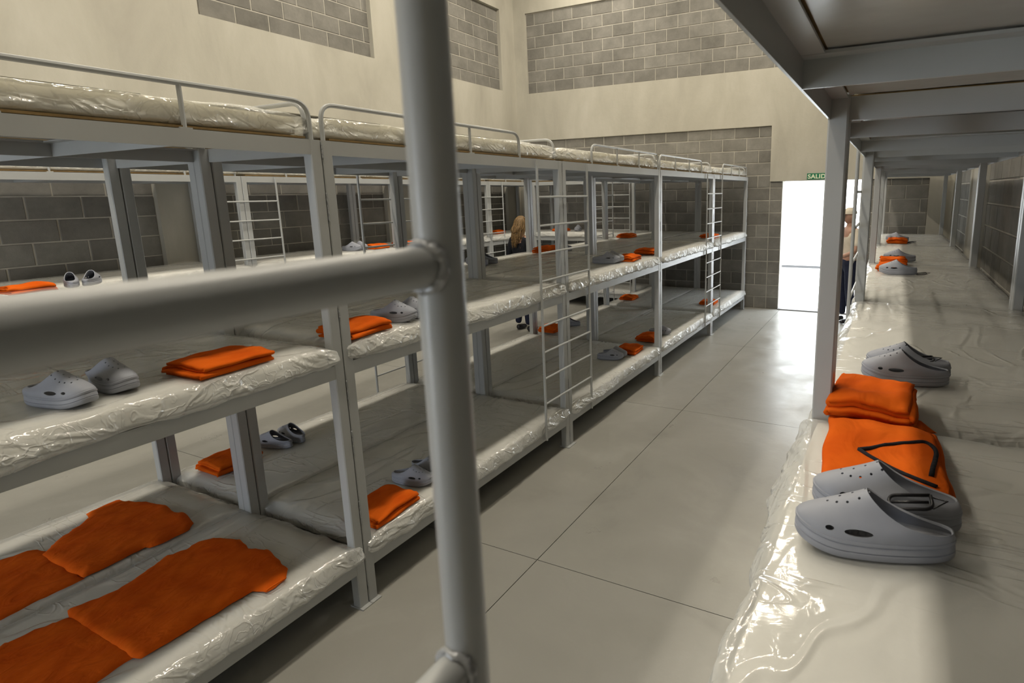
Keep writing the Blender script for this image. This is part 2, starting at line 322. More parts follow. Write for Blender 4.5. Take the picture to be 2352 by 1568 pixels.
def guard(lo):
    y0, y1 = (0.505, L - .03) if lo else (.03, L - .505); x = -.022
    a = MB().tube(fillet([(x, y0, TOPS[2]), (x, y0, GT), (x, y1, GT), (x, y1, TOPS[2])], .07), .0095, 8).mesh('guard_rail', STEEL, 'auto')
    subs = []
    for k in (1, 2):
        yy = lerp(y0, y1, k / 3); subs.append(('guard_upright', MB().tube([(x, yy, TOPS[2]), (x, yy, GT)], .008, 8).box(x - .012, x + .012, yy - .02, yy + .02, TOPS[2], TOPS[2] + .006).mesh('guard_upright', STEEL, 'auto'), []))
    return ('guard_rail', a, subs)
def end_arch(y): return ('end_guard', MB().tube(fillet([(-.05, y, TOPS[2]), (-.05, y, GT), (-W + .05, y, GT), (-W + .05, y, TOPS[2])], .08), .0095, 8).mesh('end_guard', STEEL, 'auto'), [])
G = {True: guard(True), False: guard(False)}; ARCH = {True: end_arch(.03), False: end_arch(L - .03)}
def weld_bead(x, y, z0, z1):
    pts = [(x + .0008 * random.uniform(-1, 1), y + .0012 * random.uniform(-1, 1), lerp(z0, z1, k / 22)) for k in range(23)]
    return MB().tube(pts, .003, 6, rf=lambda t: .0022 + .0015 * random.random()).mesh('weld_bead', WELD, True)
BEADS = [('weld_bead', weld_bead(.0005, L - .0005, z0, z0 + dz), []) for z0, dz in [(2.10, .06), (1.84, .12), (1.55, .1), (1.42, .03), (1.02, .11), (.78, .11), (.42, .12), (.07, .05)]]
def bunk(loc, rz, lo, arch_lo, label, group, beads=False):
    e = tag(empty('triple_bunk', loc, rz), label, 'bunk bed', group)
    build(posts + rails + [G[lo], ARCH[arch_lo]] + (BEADS if beads else []), e); return e

# ladders
def ladder_proto(r_rail=.0095, r_rung=.0075, seg=8):
    half = .355; out = []
    for s in (-1, 1): out.append(('ladder_rail', MB().tube([(0, s * half, .19), (0, s * half, 2.17)], r_rail, seg).mesh('ladder_rail', STEEL, 'auto'), []))
    for z in [1.925, 1.733, 1.545, 1.352, 1.037, .846, .653, .464]:
        out.append(('rung', MB().tube([(0, -half, z), (0, half, z)], r_rung, seg).mesh('rung', STEEL, 'auto'), []))
    return out
LAD = ladder_proto()
def ladder(loc, rz, label, group='steel ladders fixed to the bunks'):
    e = tag(empty('bunk_ladder', loc, rz), label, 'ladder', group); build(LAD, e); return e

# ------------------------------------------------------------------ mattresses
def soft_box(w, l, h, r, nx, ny, nz, disp):
    """box centred in x,y with base at z=0, rounded with radius r, displaced"""
    idx = {}; vs = []; fs = []
    def V(i, j, k):
        key = (i, j, k)
        if key not in idx:
            p = Vector((lerp(-w / 2, w / 2, i / nx), lerp(-l / 2, l / 2, j / ny), lerp(0, h, k / nz)))
            q = Vector((max(-w / 2 + r, min(w / 2 - r, p.x)), max(-l / 2 + r, min(l / 2 - r, p.y)), max(r, min(h - r, p.z))))
            n = (p - q); n = n.normalized() if n.length > 1e-9 else Vector((0, 0, 1)); p = q + n * r
            idx[key] = len(vs); vs.append(disp(p, n))
        return idx[key]
    for i in range(nx):
        for j in range(ny):
            fs.append((V(i, j, nz), V(i + 1, j, nz), V(i + 1, j + 1, nz), V(i, j + 1, nz))); fs.append((V(i, j, 0), V(i, j + 1, 0), V(i + 1, j + 1, 0), V(i + 1, j, 0)))
    for i in range(nx):
        for k in range(nz):
            fs.append((V(i, 0, k), V(i + 1, 0, k), V(i + 1, 0, k + 1), V(i, 0, k + 1))); fs.append((V(i, ny, k), V(i, ny, k + 1), V(i + 1, ny, k + 1), V(i + 1, ny, k)))
    for j in range(ny):
        for k in range(nz):
            fs.append((V(0, j, k), V(0, j, k + 1), V(0, j + 1, k + 1), V(0, j + 1, k))); fs.append((V(nx, j, k), V(nx, j + 1, k), V(nx, j + 1, k + 1), V(nx, j, k + 1)))
    B = MB(); B.v = [tuple(x) for x in vs]; B.f = fs; return B
MW, ML = 0.79, 1.86
def foam_mesh(h, sd, w0=MW):
    def d(p, n): return p + n * .004 * N3(p.x * 3 + sd, p.y * 2, p.z * 5) + Vector((0, 0, .004 * N3(p.x * 2, p.y * 1.5 + sd, sd)))
    return soft_box(w0, ML, h, .018, 10, 22, 3, d).mesh('mattress', FOAM, True)
def sleeve_mesh(h, sd, nx=26, ny=64, fin=.025, puff=0.0, amp=1.0, nz=6, fm=None, w0=MW):
    w, l = w0 + .024, ML + .05
    def d(p, n):
        x, y, z = p; top = max(0, n.z); side = 1 - abs(n.z)
        q = p.copy()
        a = .0035 * N3(x * 7 + sd, y * 3.5, z * 20 + sd) + .0035 * (1 - abs(N3(x * 3 + y * 9 + sd, y * 5 - x * 7, sd)) * 2.2)
        q += n * (.003 + a * amp * (0.35 + side * 1.6))
        e = max(0.0, (abs(y) - (l / 2 - .09)) / .09)                       # ends: pinch and crumple
        if e > 0:
            mid = h * .45; q.z = lerp(q.z, mid, e * e * .42) + .010 * e * N3(x * 16, y * 9 + sd, z * 12); q.y += math.copysign(.022 * e * (0.5 + N3(x * 6 + sd, sd, 0)), y)
            cx = max(0.0, (abs(x) - (w / 2 - .07)) / .07); q.x += math.copysign(.016 * e * cx, x)
        if abs(x) > w / 2 - .03 and side > .3:                            # loose fin of film along both long sides
            u = max(0, 1 - abs(z - h * .42) / (h * .5)); f = fin * (0.55 + 0.9 * N3(y * 2.1 + sd, 3.3, sd) + .35 * N3(y * 9, sd, 1)) * (u ** 1.5) * (1 - .6 * e)
            q.x += math.copysign(max(0, f), x); q.z -= f * .35; q.z += .006 * u * N3(y * 22, z * 30, sd) * amp; q.x += .004 * u * N3(y * 30 + sd, z * 10, 0)
        if side > .5 and abs(x) > w / 2 - .03:                              # skirt sagging over the rail
            b0 = max(0, 1 - z / (h * .6)); sk = (.018 + .022 * N3(y * 2.7, sd, 4) + .012 * N3(y * 11, sd, 8)) * (1 - .5 * e) * (fin / .03)
            q.z -= max(0, sk) * b0; q.x += math.copysign(.010 * b0 + .010 * N3(y * 14 + sd, z * 25, 2) * (fin / .03), x)
        if top > .5: q.z += puff * (0.5 + 0.5 * math.cos(min(PI, abs(x) / w * 2 * PI * .9))) * max(0, N3(y * 2.2 + sd, sd * 2, x * 1.5) + .25 * e + .1) * 1.6
        q.z = max(q.z, -.001 if abs(x) < w / 2 - .016 else -.05)
        return q
    return soft_box(w, l, h + .006, .016, nx, ny, nz, d).mesh('plastic_sleeve', fm or FILM, True)
HM, HT = 0.083, 0.080
TFOAM = simple('cream_mattress_foam', (0.82, 0.77, 0.62), 0.85, 0.2, 0, 0.05, 5)
FM = {0: foam_mesh(HM, 1.3), 1: foam_mesh(HM, 4.1), 2: foam_mesh(HT, 7.7, .715)}
FM[2].materials.clear(); FM[2].materials.append(TFOAM)
SL = {'low': [sleeve_mesh(HM, 2.1 + 3 * k, fin=.030) for k in range(4)], 'top': [sleeve_mesh(HT, 1.7 + 5 * k, fin=.004, puff=.042, amp=1.5, fm=FILM2, w0=.715) for k in range(3)]}
HERO = sleeve_mesh(HM, 9.4, 70, 170, .045, 0, 1.1, 10)
mcount = [0]
def mattress(cx, cy, tier, rz, label, group, sleeve=None):
    z = [TOPS[0] + .002, TOPS[1] + .002, TOPS[2] + .014][tier]; k = mcount[0]; mcount[0] += 1
    o = tag(link('mattress', FM[2] if tier == 2 else FM[k % 2], None, (cx, cy, z), (0, 0, rz + (PI if k % 3 == 1 and not sleeve else 0))), label, 'mattress', group)
    s = sleeve or (SL['top'][k % 3] if tier == 2 else SL['low'][k % 4]); link('plastic_sleeve', s, o); return o

YS = [-10.09 + 1.988 * k for k in range(6)]     # seam positions (last = -0.15)
ORD = ['nearest the camera', 'second from the camera', 'third from the camera', 'second from the end wall', 'nearest the end wall']
TN = ['bottom', 'middle', 'top']
GM = 'plastic-wrapped mattresses on the bunks'
GB = 'grey steel triple bunks'
rows = [('aisle side of left row', -0.52, 0, range(0, 5)), ('inner side of left row', -2.16, PI, range(0, 5)),
        ('bunk line against far left wall', -4.20, 0, range(1, 5)), ('right row', 1.472, PI, range(0, 5))]
for rname, xf, rz, bays in rows:
    for k in bays:
        y0 = YS[k]; lo_world = (k % 2 == 0)
        loc = (xf, y0, 0) if rz == 0 else (xf, y0 + L, 0)
        bunk(loc, rz, lo_world if rz == 0 else not lo_world, False if rz == 0 else True,
             'grey steel triple bunk, %s, %s' % (rname, ORD[k]), GB, beads=(rz == 0 and xf > -1))
        cx = xf - W / 2 if rz == 0 else xf + W / 2
        for t in range(3):
            if rname == 'right row' and t == 1 and k == 0: continue
            mattress(cx, y0 + L / 2, t, 0, 'cream %s mattress, %s, %s' % (TN[t], rname, ORD[k]), GM)
mattress(1.472 + W / 2 - .002, YS[0] + L / 2, 1, 0, 'nearest cream mattress in loose clear plastic, right foreground', GM, HERO)
bunk((-4.195, -0.885, 0), -PI / 2, True, False, 'grey steel triple bunk standing crosswise against end wall in second aisle', GB)
for t in range(3): mattress(-3.2, -0.885 + W / 2, t, PI / 2, 'cream %s mattress of the crosswise bunk by the end wall' % TN[t], GM)
yl = [YS[k] - .005 for k in range(6)]
ladder((-0.505, yl[2], 0), 0, 'light grey steel ladder, nearer one on aisle side of left row')
ladder((-0.505, yl[4], 0), 0, 'light grey steel ladder, farther one on aisle side of left row')
ladder((-2.175, yl[2], 0), 0, 'steel ladder on inner side of left row, seen between the nearer posts')
ladder((-2.175, yl[4], 0), 0, 'steel ladder on inner side of left row, seen between the farther posts')
ladder((-4.185, yl[2], 0), 0, 'steel ladder on far left wall bunks, seen at left of picture')
ladder((-4.185, yl[4], 0), 0, 'steel ladder on far left wall bunks, left of the woman')
ladder((-2.64, -0.90, 0), PI / 2, 'steel ladder on the crosswise bunk by the end wall')
ladder((1.457, yl[2], 0), 0, 'steel ladder on right row, second from the camera')
ladder((1.457, yl[4], 0), 0, 'steel ladder on right row, near the doorway')
# near ladder, close to the lens: finer, with lumpy welds
e = tag(empty('bunk_ladder', (1.470, -9.993, 0)), 'big grey tube ladder close to the camera, crossing the whole picture', 'ladder', 'steel ladders fixed to the bunks')
for s in (-1, 1): link('ladder_rail', MB().tube([(0, s * .35, .19), (0, s * .35, 2.6)], .0102, 40).mesh('ladder_rail', STEEL, 'auto'), e)
for z in [1.904, 1.709, 1.515, 1.32, 1.037, .846, .653, .464]:
    r = link('rung', MB().tube([(0, -.35, z), (0, .35, z)], .0088, 32).mesh('rung', STEEL, 'auto'), e)
    for s in (-1, 1):
        pts = []
        for k in range(25):
            a = 2 * PI * k / 24; rr_ = .0098; pts.append((rr_ * math.cos(a), s * (.35 - .0102 - .0005 + .0022 * (math.cos(a) ** 2)), z + rr_ * math.sin(a)))
        wb = MB(); P = pts[:-1]; wb.tube(P, .0022, 8, closed=True, rf=None)
        wb.v = [tuple(Vector(q) + Vector((1, 1, 1)) * .0016 * N3(q[0] * 500, q[1] * 500, q[2] * 500) + Vector((0, 0, .0012)) * N3(q[1] * 900, q[0] * 300, 1)) for q in wb.v]
        link('weld', wb.mesh('weld', WELD, True), r)

# ------------------------------------------------------------------ clogs
def clog_meshes(side):
    n = 72; Lh = .14
    def Wd(u): return .0465 + .016 * u - .02 * max(0, -u - .1) ** 2 - .05 * max(0, u - .25) ** 2
    def outl(phi, off=0.0):
        cx = math.copysign(abs(math.cos(phi)) ** .9, math.cos(phi)); u = cx * .5; x = (Lh + off) * cx
        y = (Wd(u) + off) * math.copysign(abs(math.sin(phi)) ** .78, math.sin(phi)) + side * (.007 * math.sin(PI * (u + .05)) - .006 * max(0, u) ** 1.0)
        return x, y, u
    def zb(u): return .020 * max(0, (u - .18) / .32) ** 2 + .004 * max(0, (-u - .35) / .15) ** 2
    def zs(u): return .038 + .004 * max(0, -u) + .004 * max(0, u) + zb(u)
    rings = [(-.008, 0.0), (-.001, .10), (.0015, .25), (.0015, .42), (-.0008, .46), (.0012, .50), (.0, .75), (-.0014, .80), (.001, .86), (.0012, 1.0), (-.002, 1.05), (-.0055, 1.02), (-.0075, .90), (-.014, .80)]
    B = MB(); vs = []
    for off, t in rings:
        for k in range(n):
            x, y, u = outl(2 * PI * k / n, off); vs.append((x, y, lerp(zb(u), zs(u), t)))
    m = len(rings)
    fs = [(i * n + k, i * n + (k + 1) % n, (i + 1) * n + (k + 1) % n, (i + 1) * n + k) for i in range(m - 1) for k in range(n)]
    B.add(vs, fs)
    for base, zf in ((0, zb), ((m - 1) * n, None)):   # caps as strips across
        for k in range(n // 2 - 1 + 0):
            a, b_, c_, d_ = k, k + 1, (n - k - 1) % n, (n - k) % n
            q = [base + a, base + b_, base + c_, base + d_]; q = [q[0], q[1], q[2]] if (n - k) % n == a else q
            B.f.append(tuple(q))
        B.f.append((base + n // 2 - 1, base + n // 2, base + n // 2 + 1))
    sole = B.mesh('clog', CLOG, 'auto')
    # upper
    nv = 18; B = MB(); vs = []
    for i in range(nv + 1):
        v_ = i / nv
        for k in range(n):
            phi = 2 * PI * k / n; x0, y0, u = outl(phi, -.0005); z0 = zs(u) - .002; c_ = math.cos(phi)
            x1 = -.058 + .074 * math.copysign(abs(c_) ** .95, c_); y1 = (Wd(x1 / .28) - .007) * .93 * math.copysign(abs(math.sin(phi)) ** .8, math.sin(phi)) + side * .004
            f_ = (1 + c_) / 2; zr = .060 + .060 * f_ ** 2.4; tb = max(0, c_)
            a = 1 - math.cos(PI * v_ / 2); hz = math.sin(PI * v_ / 2); hz = lerp(hz * .75 + v_ * .25, .40 * hz ** .8 + .60 * v_ ** 2.7, tb)
            bulge = .004 * math.sin(PI * v_) * (1 - tb)
            y = lerp(y0, y1, a); y += math.copysign(bulge, y0)
            vs.append((lerp(x0, x1, a), y, lerp(z0, zr, hz)))
    fs = [(i * n + k, i * n + (k + 1) % n, (i + 1) * n + (k + 1) % n, (i + 1) * n + k) for i in range(nv) for k in range(n)]
    B.add(vs, fs); um = B.mesh('upper', CLOG, True); tmp = link('tmp', um)
    bvh = BVHTree.FromPolygons([Vector(q) for q in B.v], B.f)
    so = tmp.modifiers.new('s', 'SOLIDIFY'); so.thickness = .0042; so.offset = -1; so.use_rim = True; so.use_even_offset = True
    C = MB(); grooves = MB()
    def hole(p, d, r1, r2, axis):
        dd = Vector(d).normalized(); A = Vector(axis); A = (A - dd * A.dot(dd)).normalized(); Bv = dd.cross(A); q = []
        for t in (-.016, .016):
            q += [Vector(p) + dd * t + A * r1 * math.cos(2 * PI * k / 14) + Bv * r2 * math.sin(2 * PI * k / 14) for k in range(14)]
        C.add(q, [(k, (k + 1) % 14, 14 + (k + 1) % 14, 14 + k) for k in range(14)] + [tuple(range(13, -1, -1)), tuple(range(14, 28))])
    rows_ = [[(.010, .016), (.030, .019), (.050, .021), (.068, .017)], [(.018, -.002), (.040, -.001), (.062, .000)], [(.010, -.018), (.030, -.021), (.050, -.023), (.068, -.020)], [(.084, .008), (.086, -.012)]]
    for row in rows_:
        last = None
        for (x, y) in row:
            h = bvh.ray_cast(Vector((x, y, .3)), Vector((0, 0, -1)))
            if h[0] is not None: hole(h[0], h[1], .0026, .0026, (1, 0, 0))
    for sy in (-1, 1):
        for (x, z, r1, r2) in [(.030, .056, .025, .0068), (.080, .057, .0078, .0048)]:
            h = bvh.ray_cast(Vector((x, sy * .3, z)), Vector((0, -sy, 0)))
            if h[0] is not None: hole(h[0], (0, sy, 0.25), r1, r2, (1, 0, 0))
    cut = link('cut', C.mesh('cut', CLOG)); bo = tmp.modifiers.new('b', 'BOOLEAN'); bo.object = cut; bo.operation = 'DIFFERENCE'; bo.solver = 'EXACT'
    bpy.context.view_layer.update()
    up = bpy.data.meshes.new_from_object(tmp.evaluated_get(bpy.context.evaluated_depsgraph_get()))
    bpy.data.objects.remove(tmp); bpy.data.objects.remove(cut); up.name = 'upper'
    up.polygons.foreach_set('use_smooth', [True] * len(up.polygons)); up.set_sharp_from_angle(angle=.9)
    B = MB(); vs = []
    for t in (0, 1):
        for k in range(n): x, y, u = outl(2 * PI * k / n, -.0085); vs.append((x, y, zs(u) - .006 + .0035 * t))
    B.add(vs, [(k, (k + 1) % n, n + (k + 1) % n, n + k) for k in range(n)] + [tuple(range(n, 2 * n))]); ins = B.mesh('footbed', CLOGIN)
    return sole, up, ins
CM = {1: clog_meshes(1), -1: clog_meshes(-1)}
def clog(x, y, z, toe, side, label, group='grey rubber clogs', pitch=0, roll=0):
    """toe: heading of the toe in degrees (0 = +X)"""
    s, u, i = CM[side]; o = tag(link('clog', s, None, (x, y, z), (roll, pitch, math.radians(toe))), label, 'shoe', group); o.scale = (.93, .95, .95); link('upper', u, o); link('footbed', i, o); return o
def hanger(x, y, z, rz, tilt, label):
    B = MB(); B.tube(fillet([(-.018, .035, 0), (-.018, -.035, 0), (.018, -.035, 0), (.018, .035, 0), (-.017, .036, 0)], .017, 6), .0032, 8)
    B.tube([(0, -.034, 0), (0, .03, 0)], .0026, 8); B.tube([(-.014, .034, 0), (.0, .06, .002), (.016, .034, 0)], .0016, 8)
    return tag(link('shoe_hanger', B.mesh('shoe_hanger', BLACK, True), None, (x, y, z), (tilt, 0.25, rz)), label, 'shoe hanger', 'black plastic shoe hangers')

# ------------------------------------------------------------------ folded clothes
def folded_mesh(w, d, n, t, sd, nx=16, ny=22, rough=1.35):
    """serpentine fold: section in xz, extruded along y, centred, base z=0"""
    C = []
    for k in range(n):
        wk = w * (1 - .04 * k / n) * (1 + .03 * N3(k * 3.1, sd, 0)); xs_ = [lerp(-wk / 2 + t / 2, wk / 2 - t / 2, i / nx) for i in range(nx + 1)]
        if k % 2: xs_.reverse()
        z = t * (k + .5)
        C += [(x, z, k) for x in xs_]
        if k < n - 1:
            xe = xs_[-1]; sg = 1 if xe > 0 else -1
            for a in (-60, -30, 0, 30, 60): C.append((xe + sg * t * .55 * math.cos(math.radians(a)), z + t / 2 + t * .5 * math.sin(math.radians(a)), k + .5))
    ht = t * .40; m = len(C); off = []
    for i in range(m):
        a = C[max(0, i - 1)]; b = C[min(m - 1, i + 1)]; tx, tz = b[0] - a[0], b[1] - a[1]; l = math.hypot(tx, tz) or 1; off.append((-tz / l * ht, tx / l * ht))
    B = MB(); vs = []
    def P(x, z, y, k):
        dk = 1 - .05 * rough * k / n + .06 * rough * N3(k * .9 + sd, 5.5, 2.2); yy = y * dk + .010 * rough * N3(k * .7, sd, 9)
        zz = z + rough * (.006 * N3(x * 9 + sd, yy * 9, sd) * (z / (n * t) + .15) + .004 * N3(x * 22, yy * 14 + sd, k * .5) * (z / (n * t)))
        xx = x + rough * .007 * N3(yy * 7 + sd, z * 30, 1) ; zz -= .010 * rough * max(0, abs(x) / (w / 2) - .7) * (z / (n * t)) ; zz -= .012 * rough * max(0, abs(y) / (d / 2) - .75) * (z / (n * t))
        return (xx, yy, max(.0004, zz))
    for j in range(ny + 1):
        y = lerp(-d / 2, d / 2, j / ny)
        for i in range(m): vs.append(P(C[i][0] + off[i][0], C[i][1] + off[i][1], y, C[i][2]))
        for i in range(m - 1, -1, -1): vs.append(P(C[i][0] - off[i][0], C[i][1] - off[i][1], y, C[i][2]))
    K = 2 * m; fs = [(j * K + i, j * K + (i + 1) % K, (j + 1) * K + (i + 1) % K, (j + 1) * K + i) for j in range(ny) for i in range(K)]
    for e_ in (0, ny):
        for i in range(m - 1): fs.append((e_ * K + i, e_ * K + i + 1, e_ * K + K - 2 - i, e_ * K + K - 1 - i))
    B.add(vs, fs); return B
FD = [folded_mesh(.215, .25, 4, .0145, s_, rough=2.0) .mesh('folded_shirt', ORANGE, True) for s_ in (1.1, 6.2, 11.7)]
FP = [folded_mesh(.20, .24, 5, .014, s_, rough=1.9).mesh('folded_trousers', ORANGE, True) for s_ in (3.3, 8.4)]
def shirt(x, y, z, rz, label, k=0, s=(1, 1, 1), group='folded orange garments on the mattresses', me=None, name='folded_shirt'):
    o = tag(link(name, me or FD[k % 3], None, (x, y, z), (0, 0, math.radians(rz))), label, 'clothes', group); o.scale = s; return o
ZM, ZB = TOPS[1] + .002 + HM + .009, TOPS[0] + .002 + HM + .009

# --- hero group on the right mattress
hB = folded_mesh(.245, .37, 3, .015, 2.7, 22, 34, 1.5); hs = shirt(1.662, -8.425, ZM, 3, 'orange folded shirt with black neck trim beside the nearest clogs', me=hB.mesh('folded_shirt', ORANGE, True))
bv = BVHTree.FromPolygons([Vector(q) for q in hB.v], hB.f); Mi = hs.matrix_basis.inverted()
tp = fillet([(1.610, -8.47, 0), (1.680, -8.405, 0), (1.752, -8.355, 0), (1.770, -8.40, 0), (1.757, -8.50, 0), (1.748, -8.575, 0)], .02, 5); tp2 = fillet([(1.610, -8.47, 0), (1.672, -8.535, 0), (1.735, -8.575, 0), (1.768, -8.59, 0)], .02, 4)
B = MB()
for P in (tp, tp2):
    pts = []
    for a, b in zip(P[:-1], P[1:]):
        for t_ in (0, .5):
            q = Mi @ a.lerp(b, t_); h = bv.ray_cast(Vector((q.x, q.y, .3)), Vector((0, 0, -1))); pts.append((q.x, q.y, (h[0].z if h[0] is not None else .035) + .0008))
    B.tube(pts, .0052, 8)
link('neck_trim', B.mesh('neck_trim', BLACKCLOTH, True), hs)
hp = folded_mesh(.215, .27, 5, .0155, 8.8, 20, 26, 2.1)
o = shirt(1.628, -8.075, ZM, -4, 'thick orange folded trousers between the foreground post and second clogs', me=hp.mesh('folded_trousers', ORANGE, True), name='folded_trousers')
B = folded_mesh(.10, .05, 2, .006, 1.2, 8, 6, 1.6); fl_ = link('loose_flap', B.mesh('loose_flap', ORANGE, True), o, (.0, -.135, .0), (0, 0, .2))
B = folded_mesh(.05, .09, 2, .007, 5.2, 8, 6, 1.6); link('loose_flap', B.mesh('loose_flap', ORANGE, True), o, (.115, -.07, .004), (0, 0, .6))
clog(1.650, -8.790, ZM + .001, 188, 1, 'nearest grey clog in the right foreground, toe towards the aisle')
clog(1.666, -8.670, ZM + .001, 186, -1, 'grey clog just behind the nearest one, against the orange shirt')
hanger(1.708, -8.722, ZM + .070, -1.40, .15, 'black plastic hanger lying in the foreground grey clogs')
clog(1.712, -7.745, ZM + .001, 183, 1, 'nearer grey clog of second pair, behind the orange folded trousers')
clog(1.722, -7.640, ZM + .001, 182, -1, 'farther grey clog of second pair on the right mattress')
hanger(1.765, -7.655, ZM + .062, -1.3, .1, 'black plastic hanger lying in the second pair of clogs')
clog(1.700, -4.93, ZM, 181, 1, 'single pale grey clog in front of orange pile, third right bunk')
shirt(1.655, -4.66, ZM, 0, 'orange folded shirt on third right bunk behind the pale clog', 1)
shirt(1.665, -4.28, ZM, 2, 'orange folded trousers behind the other orange pile, third right bunk', 0, me=FP[0], name='folded_trousers')
clog(1.715, -4.00, ZM, 182, -1, 'pale grey clog at the far end of the orange piles, right row')
hanger(1.86, -4.92, ZM + .01, -1.3, .1, 'black plastic hanger on right mattress beside the single pale clog')
shirt(1.70, -1.93, ZM, 0, 'small orange folded shirt on the farthest right mattress', 2)
clog(1.70, -1.68, ZM, 182, -1, 'pale clog behind the orange shirt on the farthest right mattress')
hanger(1.85, -1.92, ZM + .01, -1.2, .1, 'black plastic hanger beside the farthest orange shirt, right row')

# --- left row and others: (x, y, tier z, toe heading)
def pair(x, y, z, toe, desc, dx=.0, dy=.125, sp=6):
    clog(x, y, z, toe + sp, 1, 'nearer grey clog of pair ' + desc); clog(x + dx, y + dy, z, toe - sp, -1, 'farther grey clog of pair ' + desc)
clog(-.70, -9.02, ZM, 12, 1, 'nearer pale grey clog on left middle mattress, left of orange shirt'); clog(-.735, -8.865, ZM, 2, -1, 'farther pale grey clog on left middle mattress, touching the orange shirt')
shirt(-.645, -8.55, ZM, 4, 'orange folded shirt on nearest left middle mattress beside the clogs', 0, (1, 1.15, 1))
shirt(-.635, -7.925, ZM, 2, 'orange folded shirt on second left middle mattress behind the first post', 1, (1, 1.05, 1.1))
pair(-.66, -7.66, ZM, 5, 'on second left middle mattress, behind the big ladder tube')
shirt(-.645, -7.86, ZB, 3, 'orange folded shirt on second left bottom mattress by the aisle', 2, (1, 1.2, 1.2))
pair(-.72, -7.57, ZB, 2, 'on second left bottom mattress beside the orange shirt')
shirt(-1.93, -7.86, ZB, 0, 'orange folded shirt on bottom mattress of inner left row', 0, (1, 1.1, 1.3))
pair(-1.93, -7.57, ZB, 185, 'on bottom mattress of inner left row, toes away')
shirt(-4.02, -7.92, ZM, 0, 'orange folded shirt at the left edge, far left wall bunk', 1, (1, 1.1, 1.1))
pair(-4.02, -7.66, ZM, 150, 'beside orange shirt at left edge, far wall bunk')
pair(-4.36, -4.74, ZM, 5, 'on far left wall bunk, left of two orange shirts')
shirt(-4.32, -4.40, ZM, 0, 'orange folded shirt nearer the clogs on the far left wall bunk', 2)
shirt(-4.32, -3.92, ZM, 4, 'orange folded shirt farther along the far left wall bunk', 0)
clog(-4.32, -3.66, ZM, 5, 1, 'grey clog right of the orange shirts, far left wall bunk')
shirt(-4.55, -1.52, ZM, 0, 'flat orange folded shirt on wall bunk left of the woman', 1)
pair(-1.84, -5.36, ZM, 184, 'on inner left middle mattress behind the big ladder tube', dy=-.12)
shirt(-1.86, -4.22, ZM, 0, 'orange folded shirt right of the woman on inner left bunk', 2, (1, 1, 1.25))
clog(-1.80, -3.98, ZM, 184, 1, 'dark grey clog next to the orange shirt right of the woman')
shirt(-3.75, -0.66, ZM, 90, 'orange folded shirt on the crosswise bunk at the end wall', 0)
clog(-3.42, -0.62, ZM, -85, 1, 'pale clog beside the orange shirt on the crosswise bunk')
pair(-.74, -4.97, ZM, 8, 'on third left middle mattress facing the aisle', dy=.11)
shirt(-.66, -4.68, ZM, 2, 'orange folded shirt right of the clogs on third left middle mattress', 1)
shirt(-.72, -3.98, ZM, 0, 'orange folded shirt behind the slim post, fourth left middle mattress', 0)
shirt(-1.92, -1.86, ZM, 0, 'orange folded shirt with dark trim, far inner left middle mattress', 2)
shirt(-.72, -1.62, ZM, 0, 'orange folded shirt behind the far ladder, middle mattress', 1)
shirt(-1.98, -3.98, ZB, 0, 'orange folded shirt low between the near ladder rungs', 2, (1, 1, 1.2))
clog(-1.90, -3.66, ZB, 200, 1, 'dark grey clog low behind the near ladder')
pair(-.78, -4.83, ZB, 8, 'on third left bottom mattress facing the aisle', dy=.11)
shirt(-.72, -4.50, ZB, 4, 'orange folded shirt right of clogs on third left bottom mattress', 0, (1, 1, 1.2))
shirt(-.73, -3.94, ZB, 0, 'orange folded shirt behind slim post, fourth left bottom mattress', 1, (1, 1, 1.2))
clog(-.70, -3.66, ZB, 6, 1, 'grey clog right of slim post on fourth left bottom mattress')
shirt(-1.98, -1.66, ZB, 0, 'orange folded shirt on the far inner left bottom mattress', 2)
shirt(-.72, -1.60, ZB, 2, 'orange folded shirt behind the far ladder, bottom mattress', 0)

